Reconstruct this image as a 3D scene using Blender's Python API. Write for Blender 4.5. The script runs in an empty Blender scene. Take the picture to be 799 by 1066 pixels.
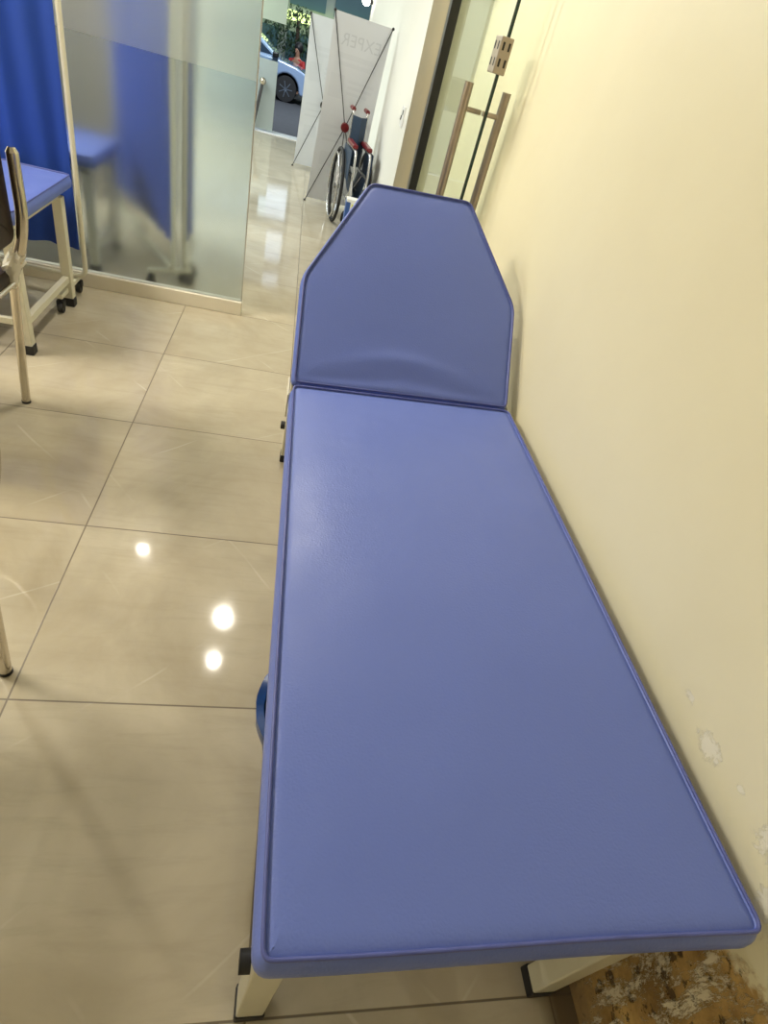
import bpy, bmesh, math, random
from mathutils import Vector, Matrix, noise
random.seed(7)
S = bpy.context.scene
C = S.collection
PI = math.pi

# ------------------------------------------------------------------ helpers
class MB:
    def __init__(s): s.v = []; s.f = []; s.m = []; s.mi = 0
    def add(s, vs, fs):
        n = len(s.v); s.v += [tuple(v) for v in vs]
        for f in fs: s.f.append(tuple(i + n for i in f)); s.m.append(s.mi)
        return s
    def box(s, x0, x1, y0, y1, z0, z1, M=None):
        vs = [Vector((x, y, z)) for z in (z0, z1) for y in (y0, y1) for x in (x0, x1)]
        if M: vs = [M @ v for v in vs]
        return s.add(vs, [(0, 2, 3, 1), (4, 5, 7, 6), (0, 1, 5, 4), (2, 6, 7, 3), (0, 4, 6, 2), (1, 3, 7, 5)])
    def beam(s, a, b, w, h=None, up=(0, 0, 1)):
        a = Vector(a); b = Vector(b); d = (b - a); L = d.length; d.normalize(); h = h or w
        up = Vector(up)
        if abs(d.dot(up)) > .98: up = Vector((0, 1, 0))
        x = d.cross(up).normalized(); y = x.cross(d)
        M = Matrix((( x.x, y.x, d.x, a.x), (x.y, y.y, d.y, a.y), (x.z, y.z, d.z, a.z), (0, 0, 0, 1)))
        return s.box(-w / 2, w / 2, -h / 2, h / 2, 0, L, M)
    def tube(s, pts, r, n=12, closed=False, cap=True):
        P = [Vector(p) for p in pts]; k = len(P)
        R = r if isinstance(r, (list, tuple)) else [r] * k
        prev = None; rings = []
        for i in range(k):
            if closed: t = P[(i + 1) % k] - P[i - 1]
            else: t = P[min(i + 1, k - 1)] - P[max(i - 1, 0)]
            t.normalize()
            if prev is None:
                a = Vector((0, 0, 1)) if abs(t.z) < .9 else Vector((1, 0, 0))
                u = t.cross(a).normalized()
            else:
                u = (prev - t * prev.dot(t)).normalized()
            prev = u; w = t.cross(u)
            rings.append([P[i] + (u * math.cos(q) + w * math.sin(q)) * R[i] for q in [2 * PI * j / n for j in range(n)]])
        vs = [v for g in rings for v in g]; fs = []
        for i in range(k if closed else k - 1):
            a = i * n; b = ((i + 1) % k) * n
            for j in range(n):
                fs.append((a + j, a + (j + 1) % n, b + (j + 1) % n, b + j))
        if cap and not closed:
            fs.append(tuple(range(n))[::-1]); fs.append(tuple((k - 1) * n + j for j in range(n)))
        return s.add(vs, fs)
    def lathe(s, prof, n=24, M=None):
        vs = []; fs = []
        for r, z in prof:
            for j in range(n):
                v = Vector((r * math.cos(2 * PI * j / n), r * math.sin(2 * PI * j / n), z)); vs.append(M @ v if M else v)
        for i in range(len(prof) - 1):
            for j in range(n):
                fs.append((i * n + j, i * n + (j + 1) % n, (i + 1) * n + (j + 1) % n, (i + 1) * n + j))
        fs.append(tuple(range(n))[::-1]); fs.append(tuple((len(prof) - 1) * n + j for j in range(n)))
        return s.add(vs, fs)
    def prism(s, poly, a, b, axis='y'):
        n = len(poly)
        def P(q, t): return (q[0], t, q[1]) if axis == 'y' else ((t, q[0], q[1]) if axis == 'x' else (q[0], q[1], t))
        vs = [P(q, a) for q in poly] + [P(q, b) for q in poly]
        fs = [tuple(range(n)), tuple(range(n, 2 * n))[::-1]] + [(i, (i + 1) % n, n + (i + 1) % n, n + i) for i in range(n)]
        return s.add(vs, fs)
    def sphere(s, c, r, n=12, sc=(1, 1, 1)):
        prof = [(max(1e-4, r * math.sin(PI * i / n)), -r * math.cos(PI * i / n)) for i in range(n + 1)]
        return s.lathe(prof, 2 * n, Matrix.Translation(c) @ Matrix.Diagonal((*sc, 1)))
    def build(s, name, mats, parent=None, smooth=None, bevel=0, T=None, segs=2):
        me = bpy.data.meshes.new(name); me.from_pydata(s.v, [], s.f)
        mats = mats if isinstance(mats, (list, tuple)) else [mats]
        for m in mats: me.materials.append(m)
        for p, i in zip(me.polygons, s.m): p.material_index = i
        bm = bmesh.new(); bm.from_mesh(me); bmesh.ops.recalc_face_normals(bm, faces=bm.faces); bm.to_mesh(me); bm.free()
        o = bpy.data.objects.new(name, me); C.objects.link(o)
        if parent: o.parent = parent
        if T: o.matrix_local = T
        if bevel:
            b = o.modifiers.new('bevel', 'BEVEL'); b.width = bevel; b.segments = segs; b.limit_method = 'ANGLE'; b.angle_limit = .6
        if smooth is not None:
            for p in me.polygons: p.use_smooth = True
            me.set_sharp_from_angle(angle=math.radians(smooth))
        return o

def arc(pts, r=.04, n=6, closed=False):
    """round the corners of a polyline"""
    P = [Vector(p) for p in pts]; out = []; k = len(P)
    for i in range(k):
        if not closed and i in (0, k - 1): out.append(P[i]); continue
        a, b, c = P[i - 1], P[i], P[(i + 1) % k]
        rr = r[i] if isinstance(r, (list, tuple)) else r
        d1 = (a - b); d2 = (c - b); l = min(rr, d1.length * .49, d2.length * .49)
        p0 = b + d1.normalized() * l; p2 = b + d2.normalized() * l
        for j in range(n + 1):
            t = j / n; out.append(p0 * (1 - t) ** 2 + b * 2 * t * (1 - t) + p2 * t * t)
    return out

def empty(name, loc, rz=0, label=None, cat=None, group=None, kind=None):
    o = bpy.data.objects.new(name, None); C.objects.link(o); o.location = loc; o.rotation_euler.z = rz
    o.empty_display_size = .1
    tag(o, label, cat, group, kind); return o
def tag(o, label=None, cat=None, group=None, kind=None):
    if label: o['label'] = label
    if cat: o['category'] = cat
    if group: o['group'] = group
    if kind: o['kind'] = kind
    return o
def kids(o): return [c for c in bpy.data.objects if c.parent == o]
def copy_tree(o, parent=None):
    c = o.copy(); C.objects.link(c)
    if parent: c.parent = parent
    for ch in kids(o): copy_tree(ch, c)
    return c
def struct(o): o['kind'] = 'structure'; return o

# ------------------------------------------------------------------ materials
def mat(name, col, rough=.5, metal=0, bump=0, bscale=40, spec=.5, var=0, vscale=3, coat=0, emit=None, es=1, aniso=None):
    m = bpy.data.materials.new(name); m.use_nodes = True; N = m.node_tree.nodes; L = m.node_tree.links
    b = N['Principled BSDF']; b.inputs['Base Color'].default_value = (*col, 1); b.inputs['Roughness'].default_value = rough
    b.inputs['Metallic'].default_value = metal; b.inputs['Specular IOR Level'].default_value = spec
    b.inputs['Coat Weight'].default_value = coat
    tc = N.new('ShaderNodeTexCoord')
    if bump:
        n = N.new('ShaderNodeTexNoise'); n.inputs['Scale'].default_value = bscale; n.inputs['Detail'].default_value = 4
        L.new(tc.outputs['Object'], n.inputs['Vector'])
        bp = N.new('ShaderNodeBump'); bp.inputs['Strength'].default_value = bump; bp.inputs['Distance'].default_value = .002
        L.new(n.outputs['Fac'], bp.inputs['Height']); L.new(bp.outputs['Normal'], b.inputs['Normal'])
    n = N.new('ShaderNodeTexNoise'); n.inputs['Scale'].default_value = vscale; n.inputs['Detail'].default_value = 5
    L.new(tc.outputs['Object'], n.inputs['Vector'])
    mx = N.new('ShaderNodeMix'); mx.data_type = 'RGBA'
    v = var or .03
    mx.inputs['A'].default_value = (*[c * (1 - v) for c in col], 1); mx.inputs['B'].default_value = (*[min(1, c * (1 + v)) for c in col], 1)
    L.new(n.outputs['Fac'], mx.inputs['Factor']); L.new(mx.outputs['Result'], b.inputs['Base Color'])
    if emit: b.inputs['Emission Color'].default_value = (*emit, 1); b.inputs['Emission Strength'].default_value = es
    return m

M = {}
def nodes_(m): return m.node_tree.nodes, m.node_tree.links
M['leather'] = mat('blue_leatherette', (.122, .172, .49), .40, bump=.10, bscale=260, var=.06, vscale=2.5, spec=.42)
N, L = nodes_(M['leather'])
_tc = N.new('ShaderNodeTexCoord'); _v = N.new('ShaderNodeTexVoronoi'); _v.feature = 'DISTANCE_TO_EDGE'; _v.inputs['Scale'].default_value = 150; L.new(_tc.outputs['Object'], _v.inputs['Vector'])
_n = N.new('ShaderNodeTexNoise'); _n.inputs['Scale'].default_value = 9; _n.inputs['Detail'].default_value = 5; L.new(_tc.outputs['Object'], _n.inputs['Vector'])
_a = N.new('ShaderNodeMath'); _a.operation = 'MULTIPLY_ADD'; _a.inputs[1].default_value = .35; L.new(_v.outputs['Distance'], _a.inputs[0]); L.new(_n.outputs['Fac'], _a.inputs[2])
_b = N.new('ShaderNodeBump'); _b.inputs['Strength'].default_value = .25; _b.inputs['Distance'].default_value = .004; L.new(_a.outputs[0], _b.inputs['Height'])
_o = [n for n in N if n.type == 'BUMP' and n != _b][0]; L.new(_b.outputs[0], _o.inputs['Normal'])
_r = N.new('ShaderNodeMapRange'); _r.inputs[1].default_value = .3; _r.inputs[2].default_value = .7; _r.inputs[3].default_value = .32; _r.inputs[4].default_value = .46
L.new(_n.outputs['Fac'], _r.inputs[0]); L.new(_r.outputs[0], N['Principled BSDF'].inputs['Roughness'])
M['leather_back'] = M['leather']
M['piping'] = mat('blue_piping', (.075, .095, .31), .4, var=.25, vscale=20)
M['paint'] = mat('cream_painted_steel', (.66, .63, .5), .35, var=.06, vscale=12, bump=.05)
M['rubber'] = mat('black_rubber', (.012, .012, .014), .6)
M['black'] = mat('black_metal', (.012, .011, .011), .35)
M['chrome'] = mat('chrome_tube', (.62, .57, .48), .14, metal=1, var=.08, vscale=30)
M['steel'] = mat('brushed_steel', (.38, .32, .27), .3, metal=1, var=.12, vscale=40)
M['brown_vinyl'] = mat('dark_brown_vinyl', (.022, .012, .009), .5, spec=.3, bump=.2, bscale=120)
M['curtain'] = mat('royal_blue_curtain', (.006, .048, .32), .75, bump=.2, bscale=400, var=.15, vscale=2)
M['white_plaster'] = mat('white_plaster', (.8, .79, .72), .7, bump=.1, var=.02)
M['ceil'] = mat('ceiling_white', (.85, .84, .8), .85)
M['sidewall'] = mat('cream_wall_plain', (.74, .69, .52), .6, bump=.08, var=.03)
M['tan'] = mat('tan_marble', (.25, .19, .08), .35, var=.15, vscale=6)
M['kerb'] = mat('pale_marble_kerb', (.72, .66, .54), .3, var=.08, vscale=8)
M['banner'] = mat('white_banner_vinyl', (.72, .75, .80), .55, var=.05, vscale=4)
M['ink'] = mat('show_through_print', (.61, .64, .69), .6)
M['ink2'] = mat('show_through_blocks', (.69, .72, .77), .6)
M['pole'] = mat('dark_grey_rod', (.05, .05, .055), .4)
M['red_hub'] = mat('dark_red_plastic', (.16, .008, .012), .3)
M['bin'] = mat('blue_plastic', (.008, .05, .22), .35, var=.3, vscale=30)
M['navy'] = mat('navy_upholstery', (.02, .045, .09), .6, bump=.3, bscale=200)
M['tyre'] = mat('tyre_rubber', (.016, .016, .017), .7)
M['car'] = mat('pale_blue_car_paint', (.27, .37, .55), .25, coat=1)
M['carglass'] = mat('dark_car_glass', (.02, .04, .07), .08, spec=.8)
M['alloy'] = mat('grey_alloy', (.2, .24, .3), .35, metal=.6)
M['asphalt'] = mat('dark_asphalt', (.05, .053, .06), .8, bump=.5, bscale=90, var=.3, vscale=10)
M['white_plastic'] = mat('white_plastic', (.8, .8, .78), .35)
M['card_white'] = mat('white_card', (.8, .8, .76), .5)
M['card_blue'] = mat('blue_card', (.03, .09, .3), .5)
M['yellow'] = mat('yellow_print', (.75, .75, .05), .5)
M['leaf'] = mat('foliage_green', (.05, .1, .045), .6, var=.5, vscale=5)
M['bark'] = mat('bark_brown', (.09, .06, .04), .9)
M['skin'] = mat('skin_tone', (.4, .22, .14), .5)
M['hair'] = mat('black_hair', (.01, .009, .008), .5)
M['redcloth'] = mat('red_cloth', (.4, .02, .02), .7)
M['trousers'] = mat('dark_trousers', (.02, .025, .04), .8)
M['facade'] = mat('shop_facade_grey', (.3, .34, .33), .7, var=.2, vscale=.6)
M['facade_blue'] = mat('shop_facade_teal', (.05, .12, .15), .5, var=.3, vscale=.6)
M['sign'] = mat('lit_sign_face', (.7, .8, .3), .5, emit=(.75, .95, .35), es=2.2)
M['lamp_glow'] = mat('lamp_glow', (1, 1, .95), .5, emit=(1, .98, .9), es=14)
M['silver'] = mat('silver_trim', (.6, .6, .6), .25, metal=.9)

def nodes(m): return m.node_tree.nodes, m.node_tree.links
def math_node(N, L, op, a, b=None, c=None):
    n = N.new('ShaderNodeMath'); n.operation = op
    for i, x in enumerate((a, b, c)):
        if x is None: continue
        if isinstance(x, (int, float)): n.inputs[i].default_value = x
        else: L.new(x, n.inputs[i])
    return n.outputs[0]
def mixc(N, L, f, a, b):
    n = N.new('ShaderNodeMix'); n.data_type = 'RGBA'
    if isinstance(f, (int, float)): n.inputs['Factor'].default_value = f
    else: L.new(f, n.inputs['Factor'])
    for k, x in (('A', a), ('B', b)):
        if isinstance(x, tuple): n.inputs[k].default_value = (*x, 1)
        else: L.new(x, n.inputs[k])
    return n.outputs['Result']
def ramp(N, L, f, p0, p1, v0=0, v1=1):
    n = N.new('ShaderNodeMapRange'); n.clamp = True; L.new(f, n.inputs[0])
    for i, v in zip((1, 2, 3, 4), (p0, p1, v0, v1)): n.inputs[i].default_value = v
    return n.outputs[0]
def noise_n(N, L, vec, scale, detail=4, rough=.5, dist=0):
    n = N.new('ShaderNodeTexNoise'); n.inputs['Scale'].default_value = scale; n.inputs['Detail'].default_value = detail
    n.inputs['Roughness'].default_value = rough; n.inputs['Distortion'].default_value = dist; L.new(vec, n.inputs['Vector']); return n.outputs['Fac']

# polished tile floor, 0.6 m grid
def floor_material():
    m = bpy.data.materials.new('polished_beige_tiles'); m.use_nodes = True; N, L = nodes(m); b = N['Principled BSDF']
    tc = N.new('ShaderNodeTexCoord').outputs['Object']
    sp = N.new('ShaderNodeSeparateXYZ'); L.new(tc, sp.inputs[0])
    def grout(o):
        f = math_node(N, L, 'FRACT', math_node(N, L, 'MULTIPLY_ADD', o, 1 / .6, .5))
        return math_node(N, L, 'ABSOLUTE', math_node(N, L, 'SUBTRACT', f, .5))
    d = math_node(N, L, 'MINIMUM', grout(sp.outputs[0]), grout(sp.outputs[1]))
    g = ramp(N, L, d, .0025, .0045, 1, 0)
    # a value per tile
    fx = math_node(N, L, 'FLOOR', math_node(N, L, 'MULTIPLY', sp.outputs[0], 1 / .6))
    fy = math_node(N, L, 'FLOOR', math_node(N, L, 'MULTIPLY', sp.outputs[1], 1 / .6))
    cb = N.new('ShaderNodeCombineXYZ'); L.new(fx, cb.inputs[0]); L.new(fy, cb.inputs[1])
    wn = N.new('ShaderNodeTexWhiteNoise'); L.new(cb.outputs[0], wn.inputs['Vector'])
    off = N.new('ShaderNodeVectorMath'); off.operation = 'MULTIPLY_ADD'; L.new(wn.outputs['Color'], off.inputs[0]); off.inputs[1].default_value = (9, 9, 0); L.new(tc, off.inputs[2])
    v = off.outputs[0]
    n1 = noise_n(N, L, v, 2.2, 6, .6, .6)
    mp = N.new('ShaderNodeMapping'); mp.inputs['Scale'].default_value = (1, 7, 1); L.new(v, mp.inputs['Vector'])
    n2 = noise_n(N, L, mp.outputs[0], 4, 6, .65, .4)
    c = mixc(N, L, ramp(N, L, n1, .3, .7), (.40, .345, .245), (.53, .475, .36))
    c = mixc(N, L, ramp(N, L, n2, .5, .75, 0, .35), c, (.33, .285, .20))
    # thin pale veins in two directions
    for ang, sc, dv in ((.9, 1.0, (3, 1, 0)), (-.75, .8, (7, 4, 0))):
        mm = N.new('ShaderNodeMapping'); mm.inputs['Rotation'].default_value = (0, 0, ang); mm.inputs['Location'].default_value = dv; L.new(v, mm.inputs['Vector'])
        w = N.new('ShaderNodeTexWave'); w.inputs['Scale'].default_value = sc; w.inputs['Distortion'].default_value = 1.4; w.inputs['Detail'].default_value = 2; w.inputs['Detail Scale'].default_value = 1.2
        L.new(mm.outputs[0], w.inputs['Vector'])
        line = ramp(N, L, w.outputs['Fac'], .9985, 1, 0, 1)
        brk = ramp(N, L, noise_n(N, L, mm.outputs[0], 3.2, 2), .53, .66)
        c = mixc(N, L, math_node(N, L, 'MULTIPLY', math_node(N, L, 'MULTIPLY', line, brk), .40), c, (.68, .64, .53))
    sm = ramp(N, L, noise_n(N, L, tc, 1.6, 5, .7), .45, .8, 0, .25)
    c = mixc(N, L, sm, c, (.30, .27, .21))
    c = mixc(N, L, math_node(N, L, 'MULTIPLY', g, .85), c, (.10, .075, .045))
    # brown dirt beside the damp wall
    dirt = math_node(N, L, 'MULTIPLY', ramp(N, L, sp.outputs[0], 1.17, 1.21), ramp(N, L, sp.outputs[1], .1, -.2))
    c = mixc(N, L, math_node(N, L, 'MULTIPLY', dirt, .8), c, (.10, .065, .035))
    L.new(c, b.inputs['Base Color'])
    r = math_node(N, L, 'MULTIPLY_ADD', g, .5, ramp(N, L, noise_n(N, L, tc, 5, 4), .35, .7, .04, .09))
    L.new(r, b.inputs['Roughness']); b.inputs['Specular IOR Level'].default_value = .5
    bp = N.new('ShaderNodeBump'); bp.inputs['Strength'].default_value = .4; bp.inputs['Distance'].default_value = .001
    L.new(math_node(N, L, 'SUBTRACT', 1, g), bp.inputs['Height']); L.new(bp.outputs[0], b.inputs['Normal'])
    return m
M['floor'] = floor_material()

# cream emulsion with damp, peeling plaster low down
def wall_material():
    m = bpy.data.materials.new('cream_wall_damp'); m.use_nodes = True; N, L = nodes(m); b = N['Principled BSDF']
    tc = N.new('ShaderNodeTexCoord').outputs['Object']; sp = N.new('ShaderNodeSeparateXYZ'); L.new(tc, sp.inputs[0])
    y, z = sp.outputs[1], sp.outputs[2]
    base = mixc(N, L, ramp(N, L, noise_n(N, L, tc, 1.2, 5, .6), .35, .7), (.76, .70, .49), (.81, .755, .54))
    edge = math_node(N, L, 'MULTIPLY_ADD', noise_n(N, L, tc, 7, 6, .7), .36, -.13)
    zz = math_node(N, L, 'ADD', z, edge)
    near = ramp(N, L, y, .15, -.25)
    damp = math_node(N, L, 'MULTIPLY', ramp(N, L, zz, .60, .565), near)
    br = mixc(N, L, ramp(N, L, noise_n(N, L, tc, 9, 6, .7), .38, .62), (.24, .14, .045), (.58, .38, .14))
    pit = ramp(N, L, noise_n(N, L, tc, 38, 3, .6), .57, .63)
    br = mixc(N, L, math_node(N, L, 'MULTIPLY', pit, .8), br, (.035, .022, .012))
    mp = N.new('ShaderNodeMapping'); mp.inputs['Scale'].default_value = (1, 1.2, .45); L.new(tc, mp.inputs['Vector'])
    wh = ramp(N, L, noise_n(N, L, mp.outputs[0], 15, 8, .85, .25), .50, .545)
    br = mixc(N, L, math_node(N, L, 'MULTIPLY', wh, .85), br, (.80, .73, .56))
    low = ramp(N, L, zz, .16, .09)
    br = mixc(N, L, math_node(N, L, 'MULTIPLY', low, .6), br, (.22, .15, .09))
    c = mixc(N, L, damp, base, br)
    # chips showing white filler
    chip = None
    for cy, cz, ry, rz, th in ((-.400, .645, .05, .035, .48), (-.545, .665, .045, .06, .48), (-.470, .66, .015, .012, .5), (-.60, .60, .05, .06, .54), (-.32, .66, .03, .02, .56)):
        dy = math_node(N, L, 'DIVIDE', math_node(N, L, 'SUBTRACT', y, cy), ry); dz = math_node(N, L, 'DIVIDE', math_node(N, L, 'SUBTRACT', z, cz), rz)
        q = math_node(N, L, 'SQRT', math_node(N, L, 'ADD', math_node(N, L, 'MULTIPLY', dy, dy), math_node(N, L, 'MULTIPLY', dz, dz)))
        q = ramp(N, L, q, .2, 1.1, .35, -.15)
        s_ = math_node(N, L, 'ADD', noise_n(N, L, tc, 90, 8, .85, .4), q)
        k = ramp(N, L, s_, th + .20, th + .225)
        chip = k if chip is None else math_node(N, L, 'MAXIMUM', chip, k)
    c = mixc(N, L, math_node(N, L, 'MULTIPLY', chip, .75), c, (.83, .79, .66))
    L.new(c, b.inputs['Base Color'])
    L.new(math_node(N, L, 'MULTIPLY_ADD', damp, .4, .42), b.inputs['Roughness'])
    b.inputs['Specular IOR Level'].default_value = .35
    h = math_node(N, L, 'MULTIPLY_ADD', chip, .15, math_node(N, L, 'MULTIPLY', math_node(N, L, 'MULTIPLY_ADD', wh, 1.0, math_node(N, L, 'MULTIPLY', pit, -1.5)), damp))
    h = math_node(N, L, 'ADD', h, math_node(N, L, 'MULTIPLY', noise_n(N, L, tc, 7, 3), .5))
    bp = N.new('ShaderNodeBump'); bp.inputs['Strength'].default_value = .7; bp.inputs['Distance'].default_value = .003
    L.new(h, bp.inputs['Height']); L.new(bp.outputs[0], b.inputs['Normal'])
    return m
M['wall'] = wall_material()

def glass_material(name, tint, rough=0, ior=1.45):
    m = bpy.data.materials.new(name); m.use_nodes = True; N, L = nodes(m); b = N['Principled BSDF']
    b.inputs['Base Color'].default_value = (*tint, 1); b.inputs['Transmission Weight'].default_value = 1
    b.inputs['Roughness'].default_value = rough; b.inputs['IOR'].default_value = ior
    return m
def clear_material(name, tint):
    m = bpy.data.materials.new(name); m.use_nodes = True; N, L = nodes(m)
    t = N.new('ShaderNodeBsdfTransparent'); t.inputs['Color'].default_value = (*tint, 1)
    g = N.new('ShaderNodeBsdfGlossy'); g.inputs['Roughness'].default_value = .02
    f = N.new('ShaderNodeFresnel'); f.inputs['IOR'].default_value = 1.45
    ge = N.new('ShaderNodeNewGeometry'); fr = math_node(N, L, 'MULTIPLY', f.outputs[0], math_node(N, L, 'SUBTRACT', 1, ge.outputs['Backfacing']))
    mx = N.new('ShaderNodeMixShader'); L.new(fr, mx.inputs[0]); L.new(t.outputs[0], mx.inputs[1]); L.new(g.outputs[0], mx.inputs[2])
    L.new(mx.outputs[0], N['Material Output'].inputs['Surface']); return m
M['clear_glass'] = clear_material('green_tinted_glass', (.95, .985, .965))
def frosted_material(name, split=None):
    m = bpy.data.materials.new(name); m.use_nodes = True; N, L = nodes(m); b = N['Principled BSDF']
    tc = N.new('ShaderNodeTexCoord').outputs['Object']; sp = N.new('ShaderNodeSeparateXYZ'); L.new(tc, sp.inputs[0])
    up = ramp(N, L, sp.outputs[2], split - .002, split + .002) if split else None
    n = noise_n(N, L, tc, 3, 4)
    b.inputs['Transmission Weight'].default_value = 1; b.inputs['IOR'].default_value = 1.3
    if split:
        L.new(mixc(N, L, up, (.82, .90, .92), (.92, .97, .97)), b.inputs['Base Color'])
        L.new(ramp(N, L, up, 0, 1, .27, .34), b.inputs['Roughness'])
    else:
        b.inputs['Base Color'].default_value = (.86, .92, .88, 1); b.inputs['Roughness'].default_value = .3
    t = N.new('ShaderNodeBsdfDiffuse'); t.inputs['Color'].default_value = (.62, .68, .64, 1)
    mx = N.new('ShaderNodeMixShader'); L.new(b.outputs[0], mx.inputs[1]); L.new(t.outputs[0], mx.inputs[2])
    if split: L.new(ramp(N, L, up, 0, 1, .03, .14), mx.inputs[0])
    else: mx.inputs[0].default_value = .4
    L.new(mx.outputs[0], N['Material Output'].inputs['Surface'])
    return m
M['frosted'] = frosted_material('frosted_glass_banded', 1.08)
M['frosted_far'] = frosted_material('frosted_glass_far')
M['wrap'] = mat('clear_plastic_wrap', (.8, .78, .68), .15, coat=.5)
M['wrap'].node_tree.nodes['Principled BSDF'].inputs['Alpha'].default_value = .55

# ------------------------------------------------------------------ camera (solved from the tile grid and the verticals)
Rr = ((0.9685, -0.0903, 0.2321), (0.1159, -0.6615, -0.7410), (0.2205, 0.7445, -0.6301))
cam = bpy.data.cameras.new('camera'); co = bpy.data.objects.new('camera', cam); C.objects.link(co); S.camera = co
X, Yd, Zf = (Vector(r).normalized() for r in Rr)
co.matrix_world = Matrix(((X.x, -Yd.x, -Zf.x, .5159), (X.y, -Yd.y, -Zf.y, -.7628), (X.z, -Yd.z, -Zf.z, 1.3552), (0, 0, 0, 1)))
cam.sensor_fit = 'VERTICAL'; cam.sensor_height = 36; cam.lens = 580.32 * 36 / 1066; cam.clip_start = .02

# ------------------------------------------------------------------ setting
W = 1.25
XL = -3.4; H = 2.75; YB = -2.6; YF = 8.62; YP = 2.42; WP = 1.17
struct(MB().box(XL, W + .1, YB, YF - .0, -.1, 0).build('floor', M['floor']))
struct(MB().box(XL - .1, W + .2, YB - .1, YF + .1, H, H + .1).build('ceiling', M['ceil']))
struct(MB().box(W, W + .1, YB, 2.46, 0, H).build('wall_right', M['wall']))
o = MB().box(WP, W + .1, 3.02, YF, 0, H).build('wall_passage', M['white_plaster']); struct(o)
struct(MB().box(1.078, W + .1, 2.46, 3.02, 0, H).build('wall_pilaster', M['tan'], bevel=.004))
struct(MB().box(XL - .1, XL, YB, YP, 0, H).build('wall_left', M['sidewall']))
struct(MB().box(XL - .1, XL, YP, YF, 0, H).build('wall_left', mat('grey_passage_wall', (.42, .42, .38), .6)))
struct(MB().box(XL - .1, W + .1, YB - .1, YB, 0, H).build('wall_back', M['sidewall']))
struct(MB().box(1.066, 1.106, 2.40, 2.46, 0, H).build('trim_1', M['black'], bevel=.003))
struct(MB().box(XL, .297, 2.395, 2.455, 0, .075).build('trim_2', M['kerb'], bevel=.004))
struct(MB().box(1.106, W, 2.42, 2.46, 0, H).build('wall_stub', M['white_plaster']))
struct(MB().box(XL, -.30, 3.95, 4.02, 0, 2.15).build('wall_cubicle', mat('taupe_cubicle_panel', (.20, .185, .16), .6)))
# frosted glass partition
wp = empty('window_1', (-1.5, YP, .075), kind='structure')
o = MB().box(XL + .01, .295, 2.414, 2.424, .075, 1.98).build('pane', M['frosted']); o.parent = wp; o.matrix_parent_inverse = Matrix.Translation((1.5, -YP, -.075))
o = MB().box(.291, .2965, 2.411, 2.427, .075, 1.98).build('edge_trim', M['silver']); o.parent = wp; o.matrix_parent_inverse = Matrix.Translation((1.5, -YP, -.075))

# open glass door leaf with its hardware
door = empty('door_1', (1.11, 2.40, 0), kind='structure')
hinge = Vector((1.11, 2.40)); ea = Vector((1.139, 1.61)); dv = (ea - hinge).normalized(); nv = Vector((dv.y, -dv.x))
if nv.x > 0: nv = -nv                                      # nv points into the room (-x)
def DL(a, n, z):                                           # along the leaf, out of the leaf, up (door-local)
    q = dv * a + nv * n; return Vector((q.x, q.y, z))
Md = Matrix(((dv.x, nv.x, 0, 0), (dv.y, nv.y, 0, 0), (0, 0, 1, 0), (0, 0, 0, 1)))
LW = (ea - hinge).length
MB().box(0.0, LW, -.005, .005, .012, 2.12, Md).build('glass_panel', M['clear_glass'], door, bevel=.001)
MB().box(LW - .0055, LW + .0015, -.0056, .0056, .012, 2.12, Md).build('glass_edge', mat('dark_green_glass_edge', (.008, .03, .022), .15), door)
for sgn in (1, -1):
    a0 = LW - .062; nn = .072 * sgn
    mb = MB().tube([DL(a0, nn, .52), DL(a0, nn, 1.311)], .016, 20)
    h = mb.build('pull_bar', M['steel'], door, smooth=40)
    for z in (1.235, .60):
        MB().tube([DL(a0, .004 * sgn, z), DL(a0, nn, z)], .0085, 14).build('standoff', M['steel'], h, smooth=40)
lk = MB().box(LW - .062, LW + .012, -.02, .024, 1.352, 1.452, Md).build('lock_patch', mat('dull_nickel', (.42, .36, .29), .4, metal=.7), door, bevel=.004)
sl = MB()
for z in (1.372, 1.416):
    sl.box(LW + .0105, LW + .013, -.012, -.005, z, z + .022, Md); sl.box(LW + .0105, LW + .013, .008, .015, z, z + .022, Md)
    sl.box(LW - .050, LW - .041, .0235, .0252, z, z + .022, Md); sl.box(LW - .012, LW - .004, .0235, .0252, z, z + .022, Md)
sl.build('screw_slots', M['black'], lk)
for z in (.25, 1.75):
    MB().box(-.005, .06, -.016, .016, z, z + .09, Md).build('hinge', M['steel'], door, bevel=.003)

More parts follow.
